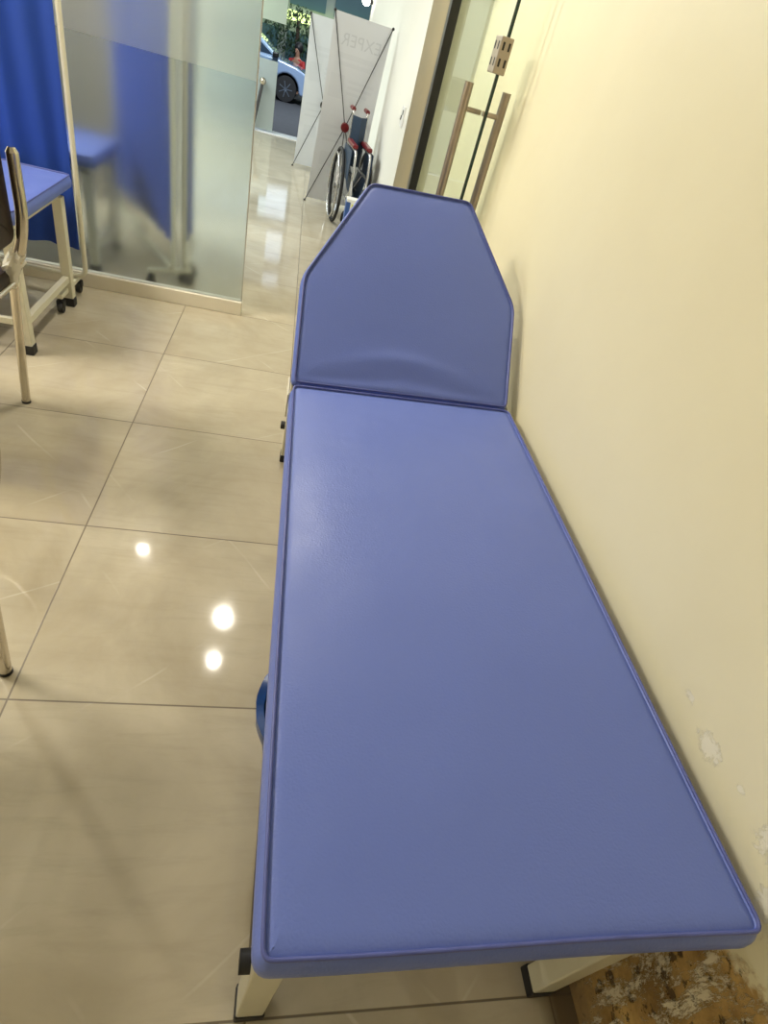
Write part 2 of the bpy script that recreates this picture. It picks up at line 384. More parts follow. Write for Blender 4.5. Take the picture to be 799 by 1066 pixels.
# ------------------------------------------------------------------ upholstered panels
def cushion_mb(outline, t, bulge, disp=None, crown=.003, inset=.012):
    """outline: top perimeter, CCW list of (x,y); z=0 at the perimeter, body hangs to -t"""
    P = [Vector(p).to_2d() for p in outline]; n = len(P); c = sum(P, Vector((0, 0))) / n
    nor = []
    for i in range(n):
        d = (P[(i + 1) % n] - P[i - 1]).normalized(); nor.append(Vector((d.y, -d.x)))
    rings = []
    for off, z in ((-.03, -t), (-.004, -t), (bulge * .6, -t + .004), (bulge, -t * .62), (bulge * .9, -t * .35), (bulge * .35, -t * .1), (0, 0), (-.003, -.0030), (-.006, -.0020), (-inset, .000)):
        rings.append([(P[i] + nor[i] * off, z) for i in range(n)])
    K = 44
    for k in range(1, K):
        s_ = 1 - k / K
        rings.append([(c + (P[i] - nor[i] * inset - c) * s_, crown * (1 - s_ ** 6)) for i in range(n)])
    vs = []
    for ri, g in enumerate(rings):
        for q, z in g:
            if disp and ri > 8: z += disp(q.x, q.y)
            elif disp and ri in (3, 4): z += 0
            vs.append((q.x, q.y, z))
    vs.append((c.x, c.y, crown + (disp(c.x, c.y) if disp else 0)))
    fs = []
    for r in range(len(rings) - 1):
        for i in range(n): fs.append((r * n + i, r * n + (i + 1) % n, (r + 1) * n + (i + 1) % n, (r + 1) * n + i))
    b = (len(rings) - 1) * n
    for i in range(n): fs.append((b + i, b + (i + 1) % n, len(vs) - 1))
    fs.append(tuple(range(n))[::-1])
    return MB().add(vs, fs)
def densify(pts, step=.02):
    out = []; n = len(pts)
    for i in range(n):
        a = Vector(pts[i]); b = Vector(pts[(i + 1) % n]); k = max(1, int((b - a).length / step))
        for j in range(k): out.append(a.lerp(b, j / k))
    return out
def sstep(a, b, x):
    t = max(0, min(1, (x - a) / (b - a))); return t * t * (3 - 2 * t)

XC, SL = .8905, .05                                        # couch centre line and its slight sideways lean
def panel(name, outline, t, bulge, M4, parent, mm, disp=None, crown=.006, label=None):
    o = cushion_mb(outline, t, bulge, disp, crown).build(name, mm, parent, smooth=50, T=M4)
    pp = MB().tube([(p.x, p.y, .0015) for p in outline], .0028, 8, closed=True).build('piping', M['piping'], o, smooth=60)
    return o

def couch(loc, rz, label, group, back_angle=42, detail=True, length=1.265, tilt=True, group_=None):
    """examination couch; local frame: x across (0 = centre), y along from the foot end (0) to the head end, z up"""
    root = empty('examination_couch', loc, rz, label, 'couch', group)
    hw = .3165; z0 = .598; sl = SL if tilt else 0
    # flat mattress
    ol = arc([(-hw, 0, 0), (hw, 0, 0), (hw, length, 0), (-hw, length, 0)], [.012, .018, .02, .02], 5, True)
    ol = densify(ol, .025)
    if tilt:                                               # the foot edge sags slightly towards its corners
        ol = [Vector((p.x + (.004 if p.x > 0 else .004) * math.exp(-p.y / .12), p.y + (.003 * math.sin(p.x * 9) - .009 * sstep(-.2, .3, p.x)) * (1 - sstep(0, .3, p.y)), 0)) for p in ol]
    sh = Matrix(((1, 0, 0, 0), (0, 1, 0, 0), (sl, 0, 1, z0), (0, 0, 0, 1)))
    def d1(x, y):
        e = .0022 * noise.noise(Vector((x * 4, y * 3, 3))) + .001 * noise.noise(Vector((x * 11, y * 9, 8)))
        k = sstep(0, .05, hw - abs(x)) * sstep(0, .05, y) * sstep(0, .05, length - y)
        e -= .0025 * math.exp(-((y - length + .13 + .25 * x) / .018) ** 2) * sstep(-.26, -.1, x) * .3
        # short creases left by sitters, running in from the near-left edge
        for cy, a_, w_ in ((1.02, -.10, .006), (.93, -.16, .008), (.90, -.22, .005), (.78, .05, .007)):
            e += .0009 * math.exp(-((y - cy - a_ * (x + .2) + .01 * math.sin(x * 20)) / w_) ** 2) * math.exp(-((x + .16) / .09) ** 2)
        return e * k
    # baked into vertices (shear kept out of the object matrix)
    mb = cushion_mb(ol, .054, .010, d1); mb.v = [tuple(sh @ Vector(v)) for v in mb.v]
    mt = mb.build('mattress', M['leather'], root, smooth=50)
    MB().tube([sh @ Vector((p.x, p.y, .0015)) for p in ol], .0028, 8, closed=True).build('piping', M['piping'], mt, smooth=60)
    # head panel
    th = math.radians(back_angle); ct, st = math.cos(th), math.sin(th)
    hx = arc([(-.315, .0, 0), (.315, .0, 0), (.321, .318, 0), (.156, .642, 0), (-.156, .642, 0), (-.321, .318, 0)], [.015, .015, .03, .02, .02, .03], 5, True)
    hx = densify(hx, .02)
    def d2(x, y):
        r = y - (.100 - .9 * (x + .02) ** 2)
        e = .0045 * math.exp(-(r / .022) ** 2) * math.exp(-((x + .02) / .15) ** 2)
        e -= .004 * math.exp(-((y - .045 + .15 * abs(x)) / .025) ** 2)
        e += .0018 * noise.noise(Vector((x * 6, y * 6, 5)))
        k = sstep(0, .03, y) * sstep(0, .04, .64 - y) * sstep(0, .05, .33 - abs(x))
        return e * k
    bm_ = Matrix(((1, 0, 0, 0), (0, ct, -st, length + .022), (sl, st, ct, z0 + .002), (0, 0, 0, 1)))
    mb = cushion_mb(hx, .045, .010, d2, crown=.004); mb.v = [tuple(bm_ @ Vector(v)) for v in mb.v]
    bk = mb.build('backrest', M['leather'], root, smooth=50)
    MB().tube([bm_ @ Vector((p.x, p.y, .0015)) for p in hx], .0028, 8, closed=True).build('piping', M['piping'], bk, smooth=60)
    # welded frame
    def zt(x): return z0 - .055 + sl * x
    f = MB(); lx = .283; yl = 1.735
    for s in (-1, 1): f.beam((s * lx, .03, zt(s * lx) - .016), (s * lx, yl, zt(s * lx) - .016), .03, .03)
    for y in (.045, .62, 1.2, yl - .02): f.beam((-lx, y, zt(-lx) - .016), (lx, y, zt(lx) - .016), .03, .03)
    f.build('frame', M['paint'], root, bevel=.002)
    for s in (-1, 1):
        for y in (.045, yl - .02):
            x = s * .285
            lg = MB().box(x - .024, x + .024, y - .022, y + .022, .026, zt(x) - .03).build('leg', M['paint'], root, bevel=.003)
            MB().box(x - .0265, x + .0265, y - .0245, y + .0245, 0, .032).build('rubber_foot', M['rubber'], lg, bevel=.003)
    for y, zb_ in ((.045, .335), (yl - .02, .16)):
        r_ = MB().beam((-.30, y, zb_), (.30, y, zb_), .028, .028).build('cross_bar', M['paint'], root, bevel=.002)
        for s in (-1, 1):
            MB().tube([(s * .300, y, zb_), (s * .325, y, zb_)], .0155, 14).build('end_plug', M['rubber'], r_, smooth=40)
    # head panel support and hinges
    sp_ = MB()
    for s in (-1, 1): sp_.tube([(s * .2, 1.68, zt(0) - .01), (s * .2, length + .022 + ct * .40 + .03, z0 + st * .40 - .06 * ct)], .009, 10)
    sp_.tube([(-.2, 1.68, zt(0) - .01), (.2, 1.68, zt(0) - .01)], .009, 10)
    sp_.build('backrest_support', M['paint'], root, smooth=40)
    for s in (-1, 1):
        MB().box(s * .329 - .0025, s * .329 + .0025, length - .03, length + .07, z0 - .085 + sl * s * .33, z0 - .012 + sl * s * .33).build('hinge_plate', M['paint'], root, bevel=.002)
    return root

main_c = couch((XC, -.622, 0), 0, 'large periwinkle blue examination couch with raised tapered headrest along the cream wall', None)

# bed in the left cubicle and the one behind the frosted glass: plain flat couches
def flat_bed(loc, label, L_=1.75, wd=.66, far=False):
    """end at local x=0, runs to -x; y from 0 to wd"""
    r = empty('examination_bed', loc, 0, label, 'bed')
    ol = densify(arc([(-L_, 0, 0), (0, 0, 0), (0, wd, 0), (-L_, wd, 0)], .025, 5, True), .03)
    T = Matrix.Translation((0, 0, .580))
    mb = cushion_mb(ol, .048, .008); mb.v = [tuple(T @ Vector(v)) for v in mb.v]
    m = mb.build('mattress', M['leather'], r, smooth=50)
    MB().tube([(p.x, p.y, .581) for p in ol], .0028, 8, closed=True).build('piping', M['piping'], m, smooth=60)
    f = MB(); ins = .045
    for y in (ins + .03, wd - ins - .03): f.beam((-L_ + .05, y, .508), (-.04, y, .508), .03, .03)
    for x in (-.05, -L_ / 2, -L_ + .06): f.beam((x, ins + .02, .508), (x, wd - ins - .02, .508), .03, .03)
    f.build('frame', M['paint'], r, bevel=.002)
    for x in (-.045, -L_ + .07):
        for y in (.055, wd - .055):
            lg = MB().box(x - .021, x + .021, y - .021, y + .021, .03, .498).build('leg', M['paint'], r, bevel=.003)
            MB().box(x - .0235, x + .0235, y - .0235, y + .0235, 0, .042).build('rubber_foot', M['rubber'], lg, bevel=.003)
        MB().beam((x, .07, .135), (x, wd - .07, .135), .026, .03).build('end_stretcher', M['paint'], r, bevel=.002)
    MB().beam((-.05, .055, .135), (-L_ + .08, .055, .135), .022, .026).build('side_stretcher', M['paint'], r, bevel=.002)
    return r
flat_bed((-.462, 1.555, 0), 'periwinkle blue flat bed on cream legs beside the blue curtain screen at left', wd=.645)
flat_bed((-.475, 2.575, 0), 'blurred blue bed seen through the frosted glass beside the curtain screen', wd=.54)

# ------------------------------------------------------------------ curtain screens
def screen(loc, rz, wid, label, zb=.24, feet=(-.20, .07)):
    """post at local x=0, curtain runs to -x"""
    r = empty('folding_screen', loc, rz, label, 'screen')
    zt = 1.72
    pts = arc([(0, 0, zt), (0, 0, .105), (-wid, 0, .105), (-wid, 0, zt)], .05, 8, True)
    MB().tube(pts, .0115, 14, closed=True).build('frame', M['paint'], r, smooth=60)
    for x in (-.055, -wid + .055):
        ft = MB().beam((x, feet[0], .082), (x, feet[1], .082), .028, .022).build('foot_bar', M['paint'], r, bevel=.003)
        for y in (feet[0] + .012, feet[1] - .01):
            cst = MB()
            Mw = Matrix.Translation((x, y, .026)) @ Matrix.Rotation(PI / 2, 4, 'Y')
            cst.lathe([(.01, -.011), (.024, -.011), (.026, -.008), (.026, .008), (.024, .011), (.01, .011)], 20, Mw)
            cst.box(x - .016, x + .016, y - .012, y + .02, .03, .06)
            cst.tube([(x, y + .008, .055), (x, y + .008, .075)], .008, 8)
            cst.build('caster', M['rubber'], r, smooth=35)
    # pleated cloth, both faces, with hems
    n = int(wid / .006); vs = []; fs = []; nz = 14
    def prof(x, z):
        a = .009 + .004 * noise.noise(Vector((x * 3, 0, 2)))
        k = .55 + .45 * (zt - z) / (zt - zb)
        return a * k * math.sin(x * 62 + 3 * noise.noise(Vector((x * 4, z * .7, 0)))) + .012 * noise.noise(Vector((x * 3, z * 1.5, 7)))
    for side in (0, 1):
        for j in range(nz + 1):
            z = zb + (zt - .02 - zb) * j / nz
            for i in range(n + 1):
                x = -.016 - (wid - .032) * i / n
                vs.append((x - (0 if j else 0), prof(x, z) + (.0012 if side else -.0012), z + .004 * math.sin(x * 31) * (j == 0)))
    A = (nz + 1) * (n + 1)
    for side in (0, 1):
        for j in range(nz):
            for i in range(n):
                a = side * A + j * (n + 1) + i; fs.append((a, a + 1, a + n + 2, a + n + 1))
    for j in (0, nz):
        for i in range(n):
            a = j * (n + 1) + i; fs.append((a, a + 1, A + a + 1, A + a))
    for i in (0, n):
        for j in range(nz):
            a = j * (n + 1) + i; fs.append((a, a + n + 1, A + a + n + 1, A + a))
    MB().add(vs, fs).build('curtain', M['curtain'], r, smooth=60)
    return r
screen((-.461, 2.268, 0), 0, 1.25, 'royal blue curtain screen on cream wheeled frame behind the left bed', feet=(-.235, .055))
screen((-.100, 2.60, 0), math.radians(-60), .95, 'blurred royal blue curtain screen seen through middle of the frosted glass', zb=.25, feet=(-.12, .12))
screen((-.052, 2.66, 0), math.radians(-90), .22, 'narrow dark blue fold of curtain beside the post, blurred behind the frosted glass', zb=.25, feet=(-.03, .03))

# ------------------------------------------------------------------ chrome visitor chairs
def visitor_chair(loc, rz, label, wrap=False, lean=.0):
    """rear right upright's foot at the origin, chair faces -x, spans y from 0 to -0.44"""
    r = empty('visitor_chair', loc, rz, label, 'chair', None)
    wd = .44
    R = .0155
    for y in (0, -wd):
        up = MB().tube(arc([(.094, y, .86), (.094, y, .66), (.045, y, .50), (-.08, y, .455), (-.40, y, .455)], .07, 8), R * 1.15, 14)
        up.tube([(.094, y, .858), (.094, y, .872)], [R * 1.2, .010], 14)
        up.build('back_upright', M['chrome'], r, smooth=50)
        MB().tube([(.0, y, 0.006), (.035, y, .50)], R * .95, 14).build('leg', M['chrome'], r, smooth=50)
        MB().tube(arc([(-.385, y, .455), (-.43, y, .44), (-.46, y, .006)], .03, 6), R * .95, 14).build('leg', M['chrome'], r, smooth=50)
    for x in (0, -.46):
        for y in (0, -wd): MB().tube([(x, y, 0), (x, y, .009)], .0158, 14).build('foot_cap', M['rubber'], r, smooth=40)
    for x, z in ((.038, .47), (-.40, .452)): MB().tube([(x, 0, z), (x, -wd, z)], .009, 10).build('stretcher', M['chrome'], r, smooth=50)
    ol = densify(arc([(-.45, -wd + .0, 0), (.03, -wd + .0, 0), (.03, 0, 0), (-.45, 0, 0)], .05, 6, True), .03)
    T = Matrix.Translation((0, 0, .515)); mb = cushion_mb(ol, .045, .01, crown=.012); mb.v = [tuple(T @ Vector(v)) for v in mb.v]
    mb.build('seat', M['brown_vinyl'], r, smooth=50)
    ol = densify(arc([(-.225, 0, 0), (.205, 0, 0), (.205, .31, 0), (-.225, .31, 0)], .035, 6, True), .03)
    T = Matrix(((0, 0, -1, .040), (1, 0, 0, -wd / 2), (0, 1, 0, .615), (0, 0, 0, 1)))
    mb = cushion_mb(ol, .03, .006, crown=.01); mb.v = [tuple(T @ Vector(v)) for v in mb.v]
    mb.build('backrest', M['brown_vinyl'], r, smooth=50)
    if wrap:
        vs = []; fs = []; n = 20; k = 9
        for i in range(k):
            for j in range(n):
                a = 2 * PI * j / n; rr = .030 + .014 * noise.noise(Vector((math.cos(a) * 2, math.sin(a) * 2, i * .8)))
                rr += .012 * (i / k)
                t = i / (k - 1); vs.append((.062 - .05 * t + rr * math.cos(a) * .8, .0 + rr * math.sin(a), .57 - .11 * t + .008 * math.sin(a * 3)))
        for i in range(k - 1):
            for j in range(n): fs.append((i * n + j, i * n + (j + 1) % n, (i + 1) * n + (j + 1) % n, (i + 1) * n + j))
        o = MB().add(vs, fs).build('plastic_wrap', M['wrap'], r, smooth=30); o['label'] = 'crumpled clear plastic wrap'
    return r
visitor_chair((-.39, 1.235, 0), 0, 'chrome tube chair with dark brown back in front of the left bed', wrap=True)
visitor_chair((-.030, .072, 0), math.radians(0), 'chrome chair mostly out of frame, one leg tip on the tile joint at left edge')

# ------------------------------------------------------------------ blue bin under the couch
b_ = empty('waste_bin', (.710, -.165, 0), 0, 'shiny blue plastic bin peeking out from under the big couch', 'bin')
MB().lathe([(.085, 0), (.105, .004), (.137, .25), (.141, .292), (.149, .296), (.150, .306), (.142, .308), (.135, .29), (.128, .25), (.10, .012), (.02, .01)], 40).build('bucket', M['bin'], b_, smooth=40)
lin = MB(); vs = []; fs = []; n = 60
for i, (rr, z) in enumerate(((.139, .285), (.1445, .280), (.146, .262), (.150, .295), (.1505, .312), (.136, .312), (.125, .27), (.10, .20))):
    for j in range(n):
        a = 2 * PI * j / n; q = rr + .005 * noise.noise(Vector((math.cos(a) * 4, math.sin(a) * 4, i * .6)))
        vs.append((q * math.cos(a), q * math.sin(a), z + .010 * noise.noise(Vector((math.cos(a) * 3, math.sin(a) * 3, i + 9)))))
vs2 = vs
for i in range(7):
    for j in range(n): fs.append((i * n + j, i * n + (j + 1) % n, (i + 1) * n + (j + 1) % n, (i + 1) * n + j))
o = lin.add(vs2, fs).build('liner', mat('blue_film', (.008, .055, .23), .3, var=.5, vscale=25), b_, smooth=60)

# ------------------------------------------------------------------ X banners
def banner(P, label, text=None, group='white X-stand banners seen from behind'):
    """P: foot-left, foot-right, top-left, top-right as world points (sheet corners)"""
    bl, br, tl, tr = (Vector(q) for q in P)
    base = (bl + br) / 2; base.z = 0
    r = empty('stand_banner', base, 0, label, 'banner', group)
    bl, br, tl, tr = (q - base for q in (bl, br, tl, tr))
    nx, nz = 14, 40; vs = []; fs = []
    nrm = (br - bl).cross(tl - bl).normalized()
    if nrm.y > 0: nrm = -nrm
    def S_(u, v):
        p = bl.lerp(br, u).lerp(tl.lerp(tr, u), v)
        ed = .012 * math.sin(PI * v) * (1 - 2 * u)         # edges bow inwards
        p = p + (br - bl).normalized() * ed
        return p + nrm * (.018 * math.sin(PI * v) * math.sin(PI * u) * -1 + .004 * noise.noise(Vector((u * 3, v * 7, 1))))
    for s in (0, 1):
        for j in range(nz + 1):
            for i in range(nx + 1): vs.append(S_(i / nx, j / nz) + nrm * (.0012 if s else 0))
    A = (nx + 1) * (nz + 1)
    for s in (0, 1):
        for j in range(nz):
            for i in range(nx):
                a = s * A + j * (nx + 1) + i; fs.append((a, a + 1, a + nx + 2, a + nx + 1))
    for j in range(nz):
        for i in (0, nx):
            a = j * (nx + 1) + i; fs.append((a, a + nx + 1, A + a + nx + 1, A + a))
    for i in range(nx):
        for j in (0, nz):
            a = j * (nx + 1) + i; fs.append((a, a + 1, A + a + 1, A + a))
    sh = MB().add(vs, fs).build('sheet', M['banner'], r, smooth=60)
    # crossing rods behind the sheet, their feet and hub
    off = nrm * .045
    hub = (bl + br + tl + tr) / 4 + off
    hub = hub + (bl.lerp(br, .5) - hub) * .06
    fl = Vector((bl.x - .01, bl.y, .008)) + nrm * .02; fr = Vector((br.x + .01, br.y, .008)) + nrm * .02
    for a in (tl + nrm * .006, tr + nrm * .006, fl, fr):
        rod = MB().tube([hub, a], .0042, 8).build('rod', M['pole'], r, smooth=50)
        MB().sphere(a, .011, 8).build('corner_cap', M['black'], rod, smooth=60)
    q = nrm.to_track_quat('Z', 'Y').to_matrix().to_4x4()
    MB().lathe([(.012, -.03), (.034, -.026), (.038, 0), (.034, .018), (.012, .026)], 20, Matrix.Translation(hub) @ q).build('hub', M['red_hub'] if text else M['black'], r, smooth=40)
    MB().tube([hub, Vector((hub.x, hub.y - .20 if nrm.y < 0 else hub.y + .2, .01))], .004, 8).build('rear_strut', M['pole'], r, smooth=50)
    # faint mirrored print showing through the sheet
    u = (br - bl).normalized(); v = (tl - bl).normalized()
    if text:
        cu = bpy.data.curves.new('lettering', 'FONT'); cu.body = text; cu.size = .118; cu.extrude = .0003; cu.align_x = 'CENTER'; cu.space_character = 1.05
        cu.materials.append(M['ink'])
        to = bpy.data.objects.new('tmp', cu); C.objects.link(to); bpy.context.view_layer.update()
        me = bpy.data.meshes.new_from_object(to.evaluated_get(bpy.context.evaluated_depsgraph_get()))
        bpy.data.objects.remove(to)
        for vt in me.vertices:
            fx = .53 - vt.co.x / (br - bl).length; fv = .86 + vt.co.y / (tl - bl).length
            vt.co = S_(fx, fv) + nrm * (.0022 + vt.co.z)
        lo = bpy.data.objects.new('lettering', me); C.objects.link(lo); lo.parent = sh
    blk = MB(); rnd = random.Random(3 if text else 5)
    for (v0, v1, u0, u1) in [(.80, .825, .15, .8), (.765, .785, .2, .85), (.60, .72, .08, .34), (.69, .705, .42, .9), (.66, .675, .42, .88), (.63, .645, .42, .8), (.44, .455, .1, .9), (.40, .415, .1, .84), (.36, .375, .1, .9), (.20, .31, .55, .9), (.22, .30, .12, .4)]:
        n = 10; base_n = len(blk.v); vv = []; ff = []
        for i in range(n + 1):
            t = u0 + (u1 - u0) * i / n
            vv += [S_(t, v0) + nrm * .0020, S_(t, (v0 + v1) / 2) + nrm * .0021, S_(t, v1) + nrm * .0020]
        for i in range(n): ff += [(3 * i, 3 * i + 1, 3 * i + 4, 3 * i + 3), (3 * i + 1, 3 * i + 2, 3 * i + 5, 3 * i + 4)]
        blk.add(vv, ff)
    blk.build('faint_print', M['ink2'], sh)
    return r
banner(((.622, 5.40, .03), (1.11, 5.40, .03), (.655, 5.18, 1.435), (1.125, 5.12, 1.425)), 'nearer white stand banner with faint mirrored lettering and red hub, wheelchair before it', 'EXPER')
banner(((.455, 6.89, .03), (.95, 6.89, .03), (.462, 6.70, 1.375), (.95, 6.70, 1.375)), 'farther white stand banner partly hidden behind the nearer banner')

# ------------------------------------------------------------------ folded wheelchair
wc = empty('wheelchair', (.985, 4.80, 0), math.radians(6), 'folded wheelchair with navy seat and dark red grips beside the white wall', 'wheelchair')
def wheel(x, y, r, w, parent, name, spokes=16, rim=True):
    o = MB().tube([(x, y + r * math.cos(a), r + .004 + r * .985 * math.sin(a)) for a in [2 * PI * i / 40 for i in range(40)]], w, 8, closed=True).build(name, M['tyre'], parent, smooth=60)
    q = MB()
    for i in range(spokes):
        a = 2 * PI * i / spokes; q.tube([(x, y + .02 * math.cos(a), r + .02 * math.sin(a)), (x, y + (r - .02) * math.cos(a + .2), r + (r - .02) * math.sin(a + .2))], .0018, 5)
    q.tube([(x - .025, y, r), (x + .025, y, r)], .02, 12)
    q.build('spokes', M['silver'], o, smooth=50)
    if rim:
        s = -1 if x < 0 else 1
        MB().tube([(x + s * .03, y + (r - .035) * math.cos(a), r + (r - .035) * math.sin(a)) for a in [2 * PI * i / 36 for i in range(36)]], .008, 8, closed=True).build('hand_rim', M['silver'], o, smooth=60)
    return o
for s in (-1, 1):
    wheel(s * .115, .10, .285, .014, wc, 'rear_wheel')
    wheel(s * .075, -.30, .085, .014, wc, 'front_caster', 8, False)
    x = s * .06
    f = MB().tube(arc([(x, .24, .86), (x, .14, .86), (x, .13, .50), (x, .12, .24), (x, -.28, .24), (x, -.32, .46), (x, -.27, .62), (x, .13, .62)], .04, 5), .011, 10)
    f.tube([(x, .13, .45), (x, -.31, .45)], .011, 10); f.tube([(x, -.30, .45), (x, -.42, .14)], .010, 10)
    f.tube([(x, -.30, .24), (x * 1.2, -.30, .15)], .009, 8)
    f.build('side_frame', M['silver'], wc, smooth=50)
    MB().tube([(x, .14, .86), (x, .26, .86)], .017, 12).build('push_grip', M['red_hub'], wc, smooth=50)
    MB().box(x - .022, x + .022, -.22, .10, .63, .66).build('arm_pad', M['red_hub'], wc, bevel=.008)
    MB().box(x - .045 if s < 0 else x - .01, x + .01 if s < 0 else x + .045, -.50, -.40, .12, .13).build('footplate', M['black'], wc, bevel=.003)
    MB().box(s * .09 - .003, s * .09 + .003, -.25, .11, .40, .62).build('side_guard', M['navy'], wc, bevel=.001)
vs = []; fs = []
prof = [(-.06, .45), (-.045, .36), (-.02, .28), (0, .25), (.02, .28), (.045, .36), (.06, .45), (.055, .45), (.03, .33), (0, .27), (-.03, .33), (-.055, .45)]
MB().prism(prof, -.28, .10, 'y').build('seat_sling', M['navy'], wc, bevel=.003)
MB().prism([(-.062, .125), (0, .05), (.062, .125), (.062, .133), (0, .062), (-.062, .133)], .46, .82, 'z').build('back_sling', M['navy'], wc, bevel=.002)
cb = MB().tube([(-.055, -.12, .25), (.05, -.12, .44)], .009, 8); cb.tube([(.055, -.10, .25), (-.05, -.10, .44)], .009, 8); cb.build('cross_brace', M['silver'], wc, smooth=50)
mb_ = MB(); mb_.box(-.07, .07, -.05, .05, 0, .36); mb_.mi = 1; mb_.box(-.073, -.040, -.052, .051, .0, .34); mb_.mi = 2
mb_.box(-.03, -.005, -.0515, -.05, .24, .33)
pk = mb_.build('carton', [M['card_white'], M['card_blue'], M['yellow']], bevel=.002); pk.location = (.985, 4.16, 0)
tag(pk, 'small white and blue carton with yellow mark in front of the wheelchair', 'box')

# ------------------------------------------------------------------ wall switch on the passage wall
sw = empty('wall_switch', (WP, 3.85, .985), 0, 'small white wall switch with dark marks beside the tan pilaster', 'switch')
MB().box(-.009, 0, -.06, .06, -.06, .06).build('plate', M['white_plastic'], sw, bevel=.003)
MB().box(-.013, -.008, -.035, -.012, .012, .04).build('rocker', mat('grey_rocker', (.12, .13, .13), .4), sw, bevel=.001)
MB().tube([(-.012, .012, .005), (-.012, .03, -.02)], .004, 8).build('rocker', bpy.data.materials['grey_rocker'], sw, smooth=40)

# ------------------------------------------------------------------ shop front at the far end
struct(MB().box(XL, W + .1, YF - .02, YF + .22, -.3, .012).build('trim_3', mat('white_marble_sill', (.8, .82, .85), .25)))
fd = empty('door_2', (-.30, YF + .02, 0), kind='structure')
MB().box(-.62, .405, -.005, .005, .03, .80).build('frosted_panel', M['frosted_far'], fd)
MB().box(-.62, .405, -.005, .005, .80, 1.19).build('clear_panel', M['clear_glass'], fd)
MB().box(-.62, .46, -.005, .005, 1.19, 2.1).build('upper_frosted_panel', M['frosted_far'], fd)
q = MB().tube(arc([(.225, -.06, .56), (.225, -.075, .50), (.15, -.075, .06)], .02, 4), .021, 12).build('pull_bar', M['pole'], fd, smooth=50)
MB().sphere((.235, -.07, .565), .045, 10).build('knob', M['chrome'], q, smooth=60)
struct(MB().box(XL, -.95, YF, YF + .1, 0, H).build('wall_front', M['sidewall']))
struct(MB().box(-.95, W + .1, YF, YF + .1, 2.12, H).build('trim_4', M['sidewall']))

# street
GZ = -.46
road = struct(MB().box(-14, 16, YF + .2, 34, GZ - .1, GZ).build('floor_street', M['asphalt']))

def car():
    r = empty('car', (.42, 13.55, GZ), 0, 'pale blue car parked in the street beyond the shop front', 'car')
    # local: x forward (front at +1), front wheel centre at x=0
    r.location.x = -.03; r.location.y = 17.8; r.scale = (.9, .9, .9)
    low = [(-3.55, .30), (-3.50, .75), (-3.40, .95), (-2.6, .98), (-.35, .93), (.25, .84), (.66, .68), (.74, .45), (.70, .25)]
    # wheel arches
    def arch(cx, R=.36): return [(cx + R * math.cos(a), .30 + R * math.sin(a)) for a in [i * PI / 10 for i in range(11)]]
    bot = [(.40, .22)] + arch(0) + [(-.42, .22), (-2.18, .22)] + arch(-2.6) + [(-3.0, .22)]
    poly = low + bot
    b = MB().prism(poly, -.80, .80, 'y').build('body', M['car'], r, bevel=.045, segs=3, smooth=35)
    # cabin
    g = [(-3.25, .93), (-2.75, 1.36), (-2.2, 1.46), (-1.4, 1.47), (-.95, 1.40), (-.22, .92)]
    def cab(sc, zo, ys):
        n = len(g); vs = []
        for y, k in ((-1, 0), (1, 0)):
            for x, z in g:
                t = (z - .92) / .55; vs.append((x, y * (ys - .17 * t), z + zo))
        return vs, [tuple(range(n)), tuple(range(n, 2 * n))[::-1]] + [(i, (i + 1) % n, n + (i + 1) % n, n + i) for i in range(n)]
    c_ = MB().add(*cab(1, 0, .76)).build('cabin', M['car'], r, bevel=.03, smooth=35)
    for sy in (-1,):
        for win in ([(-.42, .97), (-1.02, 1.33), (-1.38, 1.385), (-1.48, .97)], [(-1.56, .97), (-1.50, 1.385), (-2.2, 1.38), (-2.55, 1.2), (-2.70, .98)]):
            vs = []
            for dz in (0, 1):
                for x, z in win:
                    t = (z - .92) / .55; vs.append((x, sy * (.764 + .006 * dz - .17 * t), z))
            k = len(win)
            MB().add(vs, [tuple(range(k)), tuple(range(k, 2 * k))[::-1]] + [(i, (i + 1) % k, k + (i + 1) % k, k + i) for i in range(k)]).build('side_window', M['carglass'], c_)
    ws = [(-.27, .965, .70), (-.90, 1.385, .56), (-.90, 1.385, -.56), (-.27, .965, -.70)]
    MB().add([Vector(p) + Vector((.012, 0, .012)) for p in ws] + [Vector(p) + Vector((.02, 0, .02)) for p in ws], [(0, 1, 2, 3), (7, 6, 5, 4), (0, 1, 5, 4), (1, 2, 6, 5), (2, 3, 7, 6), (3, 0, 4, 7)]).build('windscreen', M['carglass'], c_)
    MB().box(-.42, -.26, -.93, -.77, .93, 1.06).build('wing_mirror', M['black'], r, bevel=.03)
    for cx in (0, -2.6):
        for sy in (-1, 1):
            Mw = Matrix.Translation((cx, sy * .70, .30)) @ Matrix.Rotation(PI / 2, 4, 'X')
            w = MB().lathe([(.18, -.09), (.29, -.09), (.305, -.06), (.305, .06), (.29, .09), (.18, .09)], 36, Mw).build('wheel', M['tyre'], r, smooth=40)
            q = MB(); q.lathe([(.02, .075), (.05, .10), (.05, .06)], 12, Matrix.Translation((cx, sy * .70, .30)) @ Matrix.Rotation(PI / 2 * (1 if sy < 0 else -1), 4, 'X'))
            for i in range(7):
                a = 2 * PI * i / 7; q.beam((cx, sy * .78, .30), (cx + .19 * math.cos(a), sy * .775, .30 + .19 * math.sin(a)), .035, .02)
            q.tube([(cx + .195 * math.cos(a), sy * .775, .30 + .195 * math.sin(a)) for a in [2 * PI * i / 30 for i in range(30)]], .014, 6, closed=True)
            q.build('rim', M['alloy'], w, smooth=40)
    MB().box(.50, .705, -.79, -.55, .52, .66).build('headlight', M['silver'], r, bevel=.03)
    MB().box(-1.38, -1.2, -.812, -.79, .80, .825).build('door_handle', M['car'], r, bevel=.006)
    return r
car()

